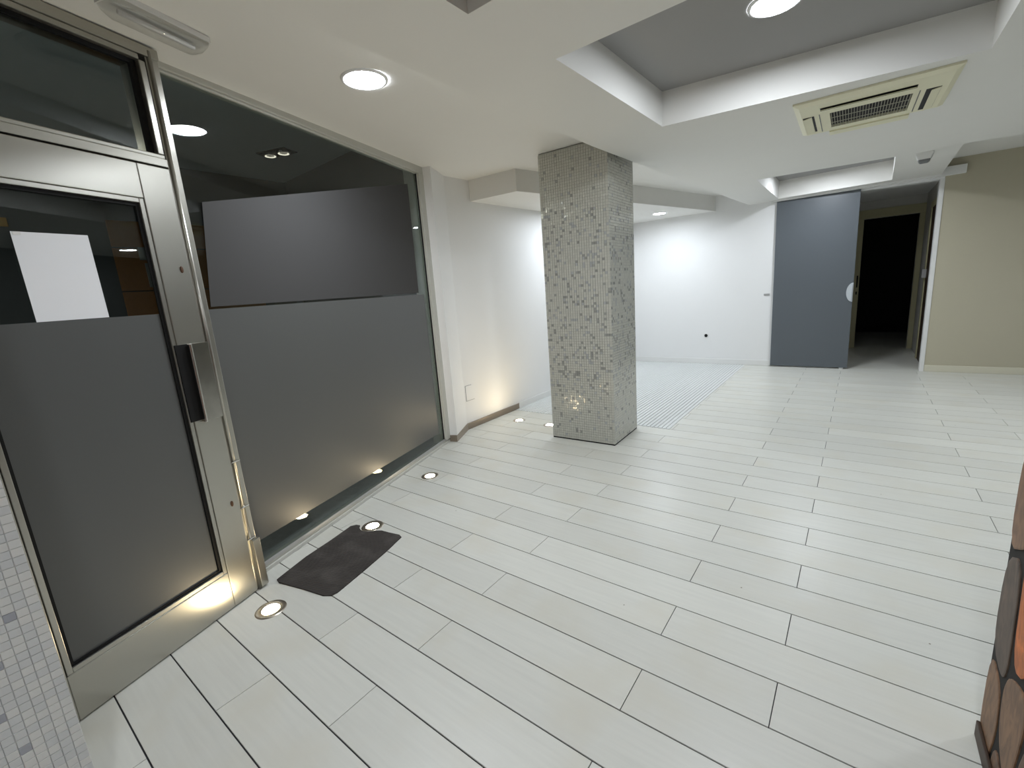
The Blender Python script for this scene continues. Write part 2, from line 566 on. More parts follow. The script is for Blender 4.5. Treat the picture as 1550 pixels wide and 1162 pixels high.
for r in range(7):
    for c in range(3):
        if c == 1 and r in coffers:
            continue
        faces.append((idx[c][r], idx[c + 1][r], idx[c + 1][r + 1], idx[c][r + 1]))
    if r < 5:
        faces.append((idx[3][r], idx4[r], idx4[r + 1], idx[3][r + 1]))
# outer step faces
for r in range(7):
    a, b = left[r], left[r + 1]
    faces.append((idx[0][r], idx[0][r + 1], vid(b, high(*b) + 0.01), vid(a, high(*a) + 0.01)))
ZT = 2.585
def upface(pa, ia, pb, ib, z):
    faces.append((ia, ib, vid(pb, z), vid(pa, z)))
upface(c3[5], idx[3][5], c4[5], idx4[5], ZT + 0.01)
for r in (5, 6):
    upface(c3[r], idx[3][r], c3[r + 1], idx[3][r + 1], ZT + 0.01)
# coffer side walls
for r, zt in coffers.items():
    ring = [(c1[r], idx[1][r]), (c2[r], idx[2][r]), (c2[r + 1], idx[2][r + 1]), (c1[r + 1], idx[1][r + 1])]
    for i in range(4):
        (pa, ia), (pb, ib) = ring[i], ring[(i + 1) % 4]
        upface(pa, ia, pb, ib, zt)
me = bpy.data.meshes.new('soffit')
me.from_pydata(verts, [], faces)
me.materials.append(M['ceil'])
link(bpy.data.objects.new('soffit', me), ceiling)
for r, zt in coffers.items():
    p = [c1[r], c2[r], c2[r + 1], c1[r + 1]]
    cx = sum(q[0] for q in p) / 4; cy = sum(q[1] for q in p) / 4
    p = [(cx + (q[0] - cx) * 1.02, cy + (q[1] - cy) * 1.02) for q in p]
    prism('coffer_panel', p, zt - 0.001, zt + 0.04, 'coffer_top', ceiling)
prism('upper_ceiling', [(-1.62, YN), (-1.3, YB), (XL - 0.1, YB), (XL - 0.1, 3.20), fac(3.9, -2.16), (fac(-1.0, -2.16)[0], YN)], high, lambda x, y: high(x, y) + 0.06, 'ceil', ceiling)
prism('upper_ceiling', [(0.6, 5.93), (XR, 6.2), (XR, YB), (0.6, YB)], ZT, ZT + 0.06, 'ceil', ceiling)
# dropped box over the slats
prism('dropped_box', [(XL + 0.0, 3.70), (-2.69, 3.74), (-1.87, YB), (XL + 0.0, YB)], boxz, lambda x, y: high(x, y) + 0.002, 'ceil', ceiling)
# roof deck above everything keeps the room closed
prism('roof_deck', [(fac(-1.05, -2.15)[0], YN - 0.1), (XR + 0.1, YN - 0.1), (XR + 0.1, 10.2), (XL - 0.14, 10.2), (XL - 0.14, 3.25), fac(3.85, -2.15)], 2.70, 2.80, 'dark_room', ceiling)

# ------------------------------------------------------------------ walls
WT = 2.66
def wall(name, lo, hi, m, label=None):
    return struct(box(name, lo, hi, m), label)
wall('wall_left', (XL - 0.14, 3.34, 0), (XL, YB, WT), 'white_wall', 'white plastered wall beside the slatted floor')
OX0, OX1, OZ = -0.25, 0.688, 2.372
wb = struct(boxes('wall_back', [((XL, YB, 0), (OX0, YB + 0.12, WT)), ((OX0, YB, OZ), (0.73, YB + 0.12, WT))], 'white_wall'), 'white back wall behind the grey sliding door')
wall('wall_back_right', (0.73, YB, 0), (XR, YB + 0.12, WT), 'beige_wall', 'beige painted wall right of the doorway')
wall('wall_right', (XR, YN, 0), (XR + 0.12, YB + 0.12, WT), 'dark_wall', 'unseen side wall, darkened so the door glass reflects dark')
wall('wall_front', (-3.0, YN - 0.12, 0), (XR, YN, WT), 'white_wall')
# white pilaster between shop window and left wall
pil = struct(prism('wall_pilaster', [(-3.158, 2.972), (-3.084, 3.006), (XL, 3.345), (XL - 0.14, 3.345), (XL - 0.14, 2.99)], 0, high, 'white_wall'), 'white pilaster beside the shop window')
# baseboards
def profile_board(name, lo, hi, m, label):
    return struct(box(name, lo, hi, m, bevel=0.004), label)
profile_board('baseboard_back', (XL + 0.012, YB - 0.016, 0), (-1.03, YB - 0.0005, 0.088), 'white_trim', 'white baseboard of the back wall')
profile_board('baseboard_back_right', (0.735, YB - 0.014, 0), (XR, YB - 0.0005, 0.085), 'cream_trim', 'cream baseboard below the beige wall')
profile_board('baseboard_left', (XL + 0.0005, 4.275, 0.001), (XL + 0.014, YB - 0.001, 0.075), 'white_trim', 'white baseboard along the slatted floor')
bl = struct(prism('baseboard_brown', [(-3.16, 2.968), (-3.080, 2.999), (-3.2485, 3.345), (-3.2485, 4.272), (XL + 0.0005, 4.272), (XL + 0.0005, 3.346), (-3.0845, 3.0075), (-3.158, 2.975)], 0.0, 0.066, 'brown_base'), 'brown metal-look baseboard wrapping round the pilaster')

# stone-faced partition on the right with dark baseboard
XS, YS = 0.378, 1.700
part = struct(box('wall_partition', (XS, YN, 0), (XS + 0.16, YS, S2), 'mortar'), 'partition wall faced with brown and orange stones')
struct(box('baseboard_partition', (XS - 0.013, YN, 0), (XS - 0.0045, YS - 0.012, 0.052), 'dark_wood', bevel=0.002), 'dark brown baseboard of the stone partition')
rnd = random.Random(21)
SW, SHT = 0.175, 0.34
STONE_COLS = [srgb(112, 84, 64), srgb(84, 70, 60), srgb(96, 92, 92), srgb(146, 110, 80), srgb(186, 108, 52), srgb(100, 76, 58), srgb(128, 96, 70)]
pts = []
ny = int(3.5 / SW); nz = 9
for i in range(0, ny + 1):
    for k in range(-1, nz):
        pts.append((YS - 0.055 - i * SW + rnd.uniform(-0.035, 0.035), 0.1 + k * SHT + (SHT / 2 if i % 2 else 0) + rnd.uniform(-0.09, 0.09)))
def chaikin(p):
    out = []
    n = len(p)
    for i in range(n):
        a, b = p[i], p[(i + 1) % n]
        out.append((a[0] * .78 + b[0] * .22, a[1] * .78 + b[1] * .22))
        out.append((a[0] * .22 + b[0] * .78, a[1] * .22 + b[1] * .78))
    return out
for i, (py, pz) in enumerate(pts):
    poly = [(YN, 0.0), (YS, 0.0), (YS, S2), (YN, S2)]
    if not (YN < py < YS + 0.1):
        continue
    for j2, (qy, qz) in enumerate(pts):
        if j2 == i or abs(qy - py) > 0.5 or abs(qz - pz) > 0.9:
            continue
        # anisotropic distance: cells come out taller than wide
        a, b = (qy - py), (qz - pz) * 0.30
        cc = a * (qy + py) / 2 + b * (qz + pz) / 2
        ln = math.hypot(a, b)
        poly = clip_poly(poly, a, b, cc - 0.011 * ln)
        if len(poly) < 3:
            break
    if len(poly) < 3:
        continue
    poly = chaikin(chaikin(poly))
    cy = sum(p[0] for p in poly) / len(poly); cz = sum(p[1] for p in poly) / len(poly)
    v, f = [], []
    n = len(poly)
    for (yy, zz) in poly: v.append((XS + 0.0005, yy, zz))
    for (yy, zz) in poly: v.append((XS - 0.003, yy, zz))
    for (yy, zz) in poly: v.append((XS - 0.0042, cy + (yy - cy) * 0.94, cz + (zz - cz) * 0.96))
    for q in range(n):
        f.append((q, (q + 1) % n, n + (q + 1) % n, n + q))
        f.append((n + q, n + (q + 1) % n, 2 * n + (q + 1) % n, 2 * n + q))
    f.append(tuple(range(2 * n, 3 * n)))
    st = pyd('stone', v, f, 'stone', part)
    st.color = rnd.choice(STONE_COLS)
    if cy > YS - 0.16:        # the stones at the open end of the partition
        st.color = srgb(132, 100, 74) if cz < 0.2 else srgb(92, 76, 64) if cz < 0.47 else srgb(100, 98, 98) if cz < 0.62 else srgb(136, 102, 76)
    elif cy > YS - 0.33 and 0.35 < cz < 0.75:
        st.color = srgb(196, 110, 50)

# ------------------------------------------------------------------ mosaic tiled pillar next to the entrance
PX, PY = -1.62, 0.0465
TP = 0.0222
pillar = struct(box('wall_entrance', (-2.05, YN, 0), (PX - 0.0025, PY - 0.002, 2.44), 'tile_core2'), 'wall end clad in white mosaic tiles beside the entrance door')
rnd = random.Random(5)
tb = {}
for key in ('tile_w', 'tile_g', 'tile_l'):
    bm = bmesh.new(); add_box(bm, (-0.0028, -TP / 2 + 0.0005, -TP / 2 + 0.0005), (0.0, TP / 2 - 0.0005, TP / 2 - 0.0005))
    bmesh.ops.bevel(bm, geom=[e for e in bm.edges if all(v.co.x > -0.001 for v in e.verts)], offset=0.0008, segments=1, affect='EDGES')
    m_ = bpy.data.meshes.new('tile_' + key); bmesh.ops.recalc_face_normals(bm, faces=bm.faces); bm.to_mesh(m_); bm.free(); m_.materials.append(M[key]); tb[key] = m_
rest_v, rest_f, rest_m = [], [], []
cnt = 0
for r in range(int(2.43 / TP)):
    for c in range(int((PY - YN) / TP)):
        y = PY - (c + 0.5) * TP
        z = (r + 0.5) * TP
        u = rnd.random()
        key = 'tile_g' if u < 0.05 else ('tile_l' if u < 0.5 else 'tile_w')
        dx = rnd.uniform(0, 0.0006)
        if c < 6 and z < 1.12 and cnt < 300:
            o = bpy.data.objects.new('tile', tb[key]); link(o, pillar)
            o.location = (PX + dx, y, z)
            o.rotation_euler = (0, R(rnd.uniform(-1, 1)), R(rnd.uniform(-1, 1)))
            cnt += 1
        else:
            b0 = len(rest_v); h = TP / 2 - 0.0005; x1 = PX + dx
            rest_v += [(x1, y - h, z - h), (x1, y + h, z - h), (x1, y + h, z + h), (x1, y - h, z + h),
                       (PX - 0.0028, y - h, z - h), (PX - 0.0028, y + h, z - h), (PX - 0.0028, y + h, z + h), (PX - 0.0028, y - h, z + h)]
            for f in ((0, 1, 2, 3), (0, 4, 5, 1), (1, 5, 6, 2), (2, 6, 7, 3), (3, 7, 4, 0)):
                rest_f.append(tuple(b0 + i for i in f)); rest_m.append(('tile_w', 'tile_g', 'tile_l').index(key))
me = bpy.data.meshes.new('tile_field')
me.from_pydata(rest_v, [], rest_f)
for key in ('tile_w', 'tile_g', 'tile_l'):
    me.materials.append(M[key])
me.polygons.foreach_set('material_index', rest_m)
o = link(bpy.data.objects.new('tile_field', me), pillar)
o['kind'] = 'stuff'
# narrow return of the facade left of the door, hidden behind the tiled wall
struct(prism('wall_facade', [fac(0.50, -2.05), fac(-1.7, -2.05), fac(-1.7, -2.2), fac(0.50, -2.2)], 0, 2.5, 'white_wall'))

# ------------------------------------------------------------------ entrance door (steel)
OFFD = -2.04
door = empty('door_1', (NX * OFFD, NY * OFFD, 0), FAC_RZ)
struct(door, 'brushed steel glazed entrance door with transom window')
def dbox(name, s0, s1, d0, d1, z0, z1, m, parent=None, bevel=0.002, par=None):
    return box(name, (s0, d0, z0), (s1, d1, z1), m, par or door, bevel)
# leaf: local y>0 is outwards
dbox('stile', 0.565, 0.700, 0.0, 0.05, 0.006, 2.034, 'steel', bevel=0.003)
rs = dbox('stile', 1.325, 1.452, 0.0, 0.05, 0.006, 2.034, 'steel', bevel=0.003)
dbox('bottom_rail', 0.700, 1.325, 0.0005, 0.05, 0.006, 0.190, 'steel', bevel=0.003)
dbox('top_rail', 0.700, 1.325, 0.0005, 0.05, 1.898, 2.034, 'steel', bevel=0.003)
dbox('kick_gap', 0.56, 1.452, 0.01, 0.045, 0.0005, 0.0055, 'black', bevel=0)
def bead(s0, s1, z0, z1, w, d0, d1, name='glazing_bead'):
    boxes(name, [((s0, d0, z0), (s0 + w, d1, z1)), ((s1 - w, d0, z0), (s1, d1, z1)), ((s0 + w, d0, z0), (s1 - w, d1, z0 + w)), ((s0 + w, d0, z1 - w), (s1 - w, d1, z1))], 'steel', door, 0.002)
bead(0.704, 1.3245, 0.1905, 1.8975, 0.018, 0.004, 0.022)
boxes('gasket', [((0.7225, 0.012, 0.209), (0.733, 0.02, 1.879)), ((1.294, 0.012, 0.209), (1.306, 0.02, 1.879)), ((0.733, 0.012, 0.209), (1.294, 0.02, 0.219)), ((0.733, 0.012, 1.866), (1.294, 0.02, 1.879))], 'black', door)
gl = dbox('glass_pane', 0.722, 1.307, 0.021, 0.027, 0.208, 1.88, 'glass', bevel=0)
dbox('privacy_film', 0.724, 1.305, 0.0195, 0.0205, 0.21, 1.434, 'film', par=door, bevel=0)
# pull: dark recess plus bent polished plate
dbox('handle_recess', 1.313, 1.368, -0.0012, 0.004, 0.950, 1.296, 'black', bevel=0.0005)
hp = dbox('pull_plate', 1.372, 1.459, -0.006, 0.0, 0.940, 1.296, 'worn_plate', bevel=0.0015)
lip = box('rolled_edge', (1.362, -0.022, 0.936), (1.374, -0.004, 1.298), 'chrome', hp, bevel=0.005, seg=3)
lip2 = box('rolled_edge', (1.376, -0.012, 0.936), (1.381, -0.004, 1.298), 'steel', hp, bevel=0.002)
for z in (1.617, 0.508):
    k = lathe('keyhole', [(0.0, -0.004), (0.009, -0.004), (0.0115, -0.002), (0.0115, 0.001)], 'rust', door, 20, 'y')
    k.location = (1.414, 0, z)
    k.scale = (0.62, 1, 1.25)
# rounded cover strip and jamb post right of the leaf
lathe('pivot_tube', [(0.0, 0.002), (0.008, 0.002), (0.008, 2.49), (0.0, 2.49)], 'steel', door, 20).location = (1.470, 0.004, 0)
dbox('jamb_post', 1.455, 1.506, 0.008, 0.17, 0.0, 2.494, 'steel', bevel=0.003)
dbox('pivot_cover', 1.470, 1.510, -0.014, 0.006, 0.012, 0.275, 'steel', bevel=0.002)
boxes('clip', [((1.452, -0.006, z), (1.496, 0.004, z + 0.006)) for z in (0.285, 0.46, 0.70)], 'chrome', door, 0.001)
# transom
dbox('transom_rail', 0.45, 1.452, 0.0, 0.06, 2.040, 2.072, 'steel')
dbox('transom_rail', 0.45, 1.452, 0.006, 0.06, 2.0725, 2.090, 'steel', bevel=0.004)
dbox('head_rail', 0.45, 1.506, 0.0, 0.17, 2.466, 2.504, 'steel')
dbox('transom_bead', 0.45, 1.430, 0.008, 0.06, 2.446, 2.4655, 'steel', bevel=0.003)
dbox('transom_bead', 1.427, 1.452, 0.008, 0.06, 2.091, 2.4455, 'steel', bevel=0.003)
boxes('transom_gasket', [((0.45, 0.03, 2.43), (1.4265, 0.045, 2.4455)), ((1.405, 0.03, 2.0905), (1.4265, 0.045, 2.43))], 'black', door)
dbox('transom_glass', 0.45, 1.42, 0.046, 0.052, 2.0905, 2.446, 'glass', bevel=0)
dbox('side_jamb', 0.50, 0.56, 0.0, 0.12, 0.0, 2.494, 'steel')
# white sheet of paper taped on the inside of the door glass
sheet = empty('paper_sheet', (NX * OFFD + TX * 0.9 , NY * OFFD + TY * 0.9, 1.434), FAC_RZ)
tag(sheet, 'blank white sheet of paper taped to the entrance door glass', 'paper')
pyd('sheet', [(-0.002, 0.0185, 0.0), (0.212, 0.0185, 0.001), (0.208, 0.0175, 0.303), (-0.005, 0.0175, 0.298), (-0.002, 0.0192, 0.0), (0.212, 0.0192, 0.001), (0.208, 0.0182, 0.303), (-0.005, 0.0182, 0.298)],
    [(0, 1, 2, 3), (7, 6, 5, 4), (0, 4, 5, 1), (1, 5, 6, 2), (2, 6, 7, 3), (3, 7, 4, 0)], 'paper', sheet)
pyd('tape', [(0.0, 0.0165, 0.288), (0.02, 0.0165, 0.288), (0.02, 0.0165, 0.299), (0.0, 0.0165, 0.298), (0.0, 0.0172, 0.288), (0.02, 0.0172, 0.288), (0.02, 0.0172, 0.299), (0.0, 0.0172, 0.298)],
    [(0, 1, 2, 3), (7, 6, 5, 4), (0, 4, 5, 1), (1, 5, 6, 2), (2, 6, 7, 3), (3, 7, 4, 0)], 'plastic', sheet)

# ------------------------------------------------------------------ shop window
OFFW = -2.13
win = empty('window_1', (NX * OFFW, NY * OFFW, 0), FAC_RZ)
struct(win, 'tall fixed shop window with frosted film')
def wbox(name, s0, s1, d0, d1, z0, z1, m, bevel=0.002, par=None):
    return box(name, (s0, d0, z0), (s1, d1, z1), m, par or win, bevel)
ZH = 2.53
wbox('sill', 1.512, 3.775, 0.004, 0.08, 0.0, 0.022, 'alu_white', 0.003)
wbox('sill_step', 1.512, 3.775, 0.016, 0.08, 0.0225, 0.036, 'alu_white', 0.003)
wbox('glazing_strip', 1.512, 3.70, 0.012, 0.020, 0.0365, 0.056, 'rail', 0.002)
wbox('head_frame', 1.512, 3.775, 0.0, 0.08, 2.490, 2.56, 'alu_white', 0.003)
wbox('head_bead', 1.512, 3.70, 0.012, 0.034, 2.478, 2.4895, 'alu_white', 0.003)
wbox('side_frame', 3.705, 3.778, 0.0, 0.08, 0.0365, 2.4895, 'alu_white', 0.004)
wbox('side_bead', 3.680, 3.7045, 0.012, 0.034, 0.0365, 2.4775, 'alu_white', 0.003)
wbox('gasket', 3.672, 3.6795, 0.012, 0.022, 0.056, 2.4775, 'black', 0)
wbox('glass_pane', 1.512, 3.70, 0.0225, 0.0305, 0.040, 2.4885, 'glass', 0)
wbox('outer_frame', 3.66, 3.76, 0.031, 0.13, 0.0, 2.53, 'alu_white', 0.002)
FB = [(1.53, 0.188), (3.60, 0.140), (3.60, 1.451), (1.53, 1.440)]
pyd('privacy_film', [(q[0], 0.0205, q[1]) for q in FB] + [(q[0], 0.0215, q[1]) for q in FB],
    [(0, 1, 2, 3), (7, 6, 5, 4), (0, 4, 5, 1), (1, 5, 6, 2), (2, 6, 7, 3), (3, 7, 4, 0)], 'film', win)
sign = empty('window_redaction', (NX * OFFW + TX * 1.6, NY * OFFW + TY * 1.6, 1.45), FAC_RZ)  # flat grey stand-in for a blanked-out area of the window
tag(sign, 'plain grey panel standing in for a blanked-out area of the shop window', 'redaction')
pc = [(1.592, 1.452), (3.513, 1.467), (3.530, 2.370), (1.655, 1.946)]
pyd('sheet', [(s - 1.6, 0.0180, z - 1.45) for s, z in pc] + [(s - 1.6, 0.0198, z - 1.45) for s, z in pc],
    [(0, 1, 2, 3), (7, 6, 5, 4), (0, 4, 5, 1), (1, 5, 6, 2), (2, 6, 7, 3), (3, 7, 4, 0)], 'redaction', sign)

# ------------------------------------------------------------------ outside porch seen through the glass
struct(box('wall_porch_end', (-5.7, 3.03, -0.02), (-3.42, 3.2, 2.95), 'porch_wall'), 'dark end wall of the porch outside')
struct(prism('ceiling_porch', [(-5.7, 3.03), (-5.7, -2.5), (fac(-2.0, -2.165)[0], -2.5), fac(3.72, -2.165)], 2.90, 3.0, 'soffit_out'), 'dark porch ceiling outside the shop window')
struct(prism('ground_outside', [(-5.7, 3.03), (-5.7, -2.5), (fac(-2.0, -2.30)[0], -2.5), fac(3.9, -2.31)], -0.12, -0.02, 'porch_ground'))
struct(prism('wall_lintel', [fac(-1.7, -2.162), fac(3.9, -2.162), fac(3.9, -2.19), fac(-1.7, -2.19)], 2.56, 2.90, 'soffit_out'), 'lintel above the shop window')
wp = struct(box('wall_porch_back', (-5.75, -2.5, -0.02), (-5.62, 3.03, 2.90), 'porch_wall'), 'dark wall across the porch with brown boards')
for i, (za, zb) in enumerate(((0.0, 0.42), (0.43, 0.85), (0.86, 1.27), (1.28, 1.68), (1.69, 2.09), (2.10, 2.34))):
    box('board', (-5.62, 1.25, za), (-5.60, 2.55, zb), 'timber', wp, 0.004)
nb = box('notice_board', (-5.6, 1.47, 1.72), (-5.585, 1.62, 1.95), 'notice', None, 0.002)
tag(nb, 'small pale notice on the brown boards outside the door', 'notice')
nb = box('notice_board', (-5.6, 1.44, 1.98), (-5.585, 1.60, 2.10), 'notice', None, 0.002)
tag(nb, 'small pale notice above the other one on the brown boards outside', 'notice')
ys = box('wall_sign', (-5.62, 0.50, 2.24), (-5.60, 0.62, 2.31), 'yellow', None, 0.002)
tag(ys, 'small yellow sign on the dark wall across the porch', 'sign')
pl = empty('added_porch_light', (-4.75, -1.35, 2.90))  # added out of view to light the boards and porch ceiling
tag(pl, 'unseen warm downlight added in the porch ceiling to light the porch', 'light')
lathe('trim_ring', [(0.06, -0.004), (0.064, -0.010), (0.076, -0.007), (0.079, -0.0005)], 'lamp_ring', pl, 32)
disc('diffuser', 0.061, -0.0045, 'added_porch_lamp', pl, 32)
# unlit twin spotlight in the porch ceiling
tw = empty('twin_spotlight', (-4.58, 2.44, 2.90), R(20))
tag(tw, 'square black twin spotlight recessed in the porch ceiling outside the window', 'spotlight')
box('frame', (-0.17, -0.09, -0.012), (0.17, 0.09, -0.0005), 'black', tw, 0.003)
for sx in (-0.08, 0.08):
    lp = lathe('lamp_cup', [(0.0, -0.016), (0.03, -0.018), (0.055, -0.026), (0.06, -0.02), (0.06, -0.012)], 'chrome', tw, 24)
    lp.location = (sx, 0, 0)
    rg = lathe('glint_rim', [(0.036, -0.0225), (0.046, -0.0265), (0.05, -0.0275)], 'glint_glow', lp, 24)  # emissive ring imitates glints, the cup itself is unlit

# ------------------------------------------------------------------ mosaic column
ca, cb, cc = Vector((-2.289, 3.527)), Vector((-1.655, 3.549)), Vector((-1.641, 4.104))
ang = math.atan2(cb.y - ca.y, cb.x - ca.x)
CWX, CWY = (cb - ca).length, (cc - cb).length
ZC = 2.552
colm = empty('column', (ca.x, ca.y, 0), ang)
tag(colm, 'square column clad in small grey-beige glossy mosaic tiles', 'column')
box('core', (0.003, 0.003, 0.001), (CWX - 0.003, CWY - 0.003, ZC), 'tile_core', colm)
box('base_gap', (0.006, 0.006, 0.0), (CWX - 0.006, CWY - 0.006, 0.001), 'black', colm)
boxes('base_joint', [((0.001, 0.001, 0.0002), (CWX - 0.001, 0.0029, 0.010)), ((CWX - 0.0029, 0.003, 0.0002), (CWX - 0.001, CWY - 0.001, 0.010))], 'black', colm)
rnd = random.Random(11)
vv, ff, cols_ = [], [], []
nxt, nyt = 28, 24
pz = 0.0226
nzt = int((ZC - 0.012) / pz)
def tile_quad(P0, U, W, N_, du, dw, colr):
    # P0 centre of tile on the face plane, U/W in-plane axes, N_ outward
    hu, hw = du / 2 - 0.0009, dw / 2 - 0.0009
    tu, tw_ = rnd.gauss(0, 0.022), rnd.gauss(0, 0.022)
    b0 = len(vv)
    for (su, sw) in ((-1, -1), (1, -1), (1, 1), (-1, 1)):
        d = 0.0016 + (su * hu * tu + sw * hw * tw_)
        vv.append(P0 + U * su * hu + W * sw * hw + N_ * d)
    for (su, sw) in ((-1, -1), (1, -1), (1, 1), (-1, 1)):
        vv.append(P0 + U * su * hu + W * sw * hw - N_ * 0.0035)
    for f in ((0, 1, 2, 3), (0, 4, 5, 1), (1, 5, 6, 2), (2, 6, 7, 3), (3, 7, 4, 0)):
        ff.append(tuple(b0 + i for i in f))
        cols_.extend([colr] * 4)
Zv = Vector((0, 0, 1))
def tcol(z):
    u = rnd.random()
    k = 1.0 if 0.45 < z < 2.05 else 0.35  # fewer dark tiles high and low, imitating reflections that hide them
    if u < 0.09 * k:
        c = rnd.uniform(0.30, 0.38); return (c, c, c * 0.92, 1)
    if u < 0.17 * k:
        c = rnd.uniform(0.41, 0.48); return (c * 0.98, c, c * 0.98, 1)
    c = rnd.uniform(0.53, 0.585); return (c, c * 0.995, c * 0.88, 1)
for face in range(4):
    if face == 0:
        O, U, N_, Ln, nn = Vector((0, 0, 0)), Vector((1, 0, 0)), Vector((0, -1, 0)), CWX, nxt
    elif face == 1:
        O, U, N_, Ln, nn = Vector((CWX, 0, 0)), Vector((0, 1, 0)), Vector((1, 0, 0)), CWY, nyt
    elif face == 2:
        O, U, N_, Ln, nn = Vector((CWX, CWY, 0)), Vector((-1, 0, 0)), Vector((0, 1, 0)), CWX, nxt
    else:
        O, U, N_, Ln, nn = Vector((0, CWY, 0)), Vector((0, -1, 0)), Vector((-1, 0, 0)), CWY, nyt
    p = Ln / nn
    for i in range(nn):
        for k in range(nzt):
            tile_quad(O + U * ((i + 0.5) * p) + Zv * (0.012 + (k + 0.5) * pz), U, Zv, N_, p, pz, tcol(k * pz))
me = bpy.data.meshes.new('tile_field')
me.from_pydata([tuple(v) for v in vv], [], ff)
at = me.color_attributes.new('tile_colour', 'FLOAT_COLOR', 'CORNER')
at.data.foreach_set('color', [c for q in cols_ for c in q])
me.materials.append(M['tiles'])
o = link(bpy.data.objects.new('tile_field', me), colm)
o['kind'] = 'stuff'

# ------------------------------------------------------------------ ceiling lamps
def downlight(loc, rad, label, group='round ceiling downlights', m='lamp'):
    e = empty('ceiling_downlight', loc)
    tag(e, label, 'light', group)
    lathe('trim_ring', [(rad, -0.004), (rad + 0.004, -0.010), (rad + 0.016, -0.007), (rad + 0.019, -0.0005)], 'lamp_ring', e, 48)
    disc('diffuser', rad + 0.001, -0.0045, m, e, 48)
    return e
downlight((-2.069, 1.622, high(0, 1.622)), 0.098, 'lit round downlight in the white ceiling between shop window and large coffer')
downlight((-0.395, 2.68, 2.631), 0.098, 'lit round downlight inside the large ceiling coffer')
downlight((1.95, 3.45, S2), 0.098, 'added downlight out of view in the soffit beyond the stone partition')  # added out of view to light the right side of the room
downlight((0.12, -0.36, S2), 0.098, 'added downlight out of view in the soffit behind the camera')  # added unseen to brighten the foreground floor and tiled wall
downlight((1.95, 5.35, S2), 0.098, 'added downlight out of view in the soffit in front of the beige wall')  # added out of view to brighten the far right
downlight((-0.43, 6.92, 2.654), 0.098, 'lit round downlight inside the small coffer by the sliding door')
downlight((-2.46, 7.02, boxz(0, 7.02)), 0.085, 'lit round downlight in the dropped ceiling box by the back wall', m='lamp_box')
downlight((-2.60, 5.15, boxz(0, 5.15)), 0.085, 'added downlight hidden behind the column in the dropped ceiling box', m='lamp_box')  # added unseen lamp that brightens the left wall

# in-floor uplights
fl_lab = ['lit in-floor uplight between the entrance door and the dark mat', 'lit in-floor uplight at the notched corner of the dark mat',
          'lit in-floor uplight by the far half of the shop window', 'lit in-floor uplight near the brown baseboard', 'lit in-floor uplight against the side of the column']
for (px, py), lb in zip([(-2.168, 0.752), (-2.411, 1.513), (-2.686, 2.267), (-2.944, 3.852), (-2.535, 3.843)], fl_lab):
    e = empty('floor_uplight', (px, py, 0.0))
    tag(e, lb, 'light', 'round uplights set in the floor')
    lathe('trim_ring', [(0.0395, 0.0008), (0.045, 0.0035), (0.060, 0.0042), (0.067, 0.003), (0.070, 0.0003)], 'inox_ring', e, 40)
    disc('lens', 0.040, 0.0012, 'warmlamp', e, 32)

# ------------------------------------------------------------------ floor mat
mpts = [(-2.381, 0.883), (-2.388, 0.906), (-2.449, 1.081), (-2.488, 1.267), (-2.533, 1.431), (-2.514, 1.462), (-2.484, 1.470), (-2.462, 1.447), (-2.430, 1.434),
        (-2.395, 1.434), (-2.362, 1.449), (-2.335, 1.482), (-2.300, 1.503), (-2.239, 1.510), (-2.158, 1.528), (-2.128, 1.518), (-2.081, 1.373), (-2.032, 1.18), (-1.991, 1.001), (-1.996, 0.97), (-2.034, 0.946), (-2.171, 0.919), (-2.342, 0.876)]
fm = prism('floor_mat', mpts, 0.0002, 0.007, 'mat', None, bevel=0.002)
tag(fm, 'dark grey worn floor mat with uneven edges beside the shop window', 'mat')

# ------------------------------------------------------------------ air conditioner cassette
ac = empty('air_conditioner', (-0.028, 3.94, S2), R(1.0))
tag(ac, 'cream four-way air conditioner cassette set in the ceiling soffit', 'air conditioner')
hx, hy = 0.385, 0.392
zt0, zb0 = -0.0005, -0.026
# panel: flat frame ring with sloped rim
def ring_panel():
    o_ = [(-hx, -hy), (hx, -hy), (hx, hy), (-hx, hy)]
    i_ = [(-hx + 0.03, -hy + 0.03), (hx - 0.03, -hy + 0.03), (hx - 0.03, hy - 0.03), (-hx + 0.03, hy - 0.03)]
    h_ = [(-0.205, -0.105), (0.2, -0.105), (0.2, 0.27), (-0.205, 0.27)]
    v = [(x, y, zt0) for x, y in o_] + [(x, y, -0.012) for x, y in o_] + [(x, y, zb0) for x, y in i_] + [(x, y, zb0) for x, y in h_] + [(x, y, -0.008) for x, y in h_]
    f = []
    for a in range(4):
        b = (a + 1) % 4
        for k in (0, 4, 8, 12):
            f.append((k + a, k + b, k + 4 + b, k + 4 + a))
    return pyd('panel', v, f, 'ac', ac)
panel = ring_panel()
box('intake', (-0.205, -0.105, -0.010), (0.2, 0.27, -0.006), 'ac_dark', ac)
bm = bmesh.new()
for i in range(27):
    x_ = -0.205 + (i + 0.5) * 0.405 / 27
    add_box(bm, (x_ - 0.0013, -0.105, -0.025), (x_ + 0.0013, 0.27, -0.019))
for j_ in range(1, 3):
    y_ = -0.105 + j_ * 0.375 / 3
    add_box(bm, (-0.205, y_ - 0.0045, -0.0262), (0.2, y_ + 0.0045, -0.0245))
from_bm('intake_grille', bm, 'ac_grid', ac)
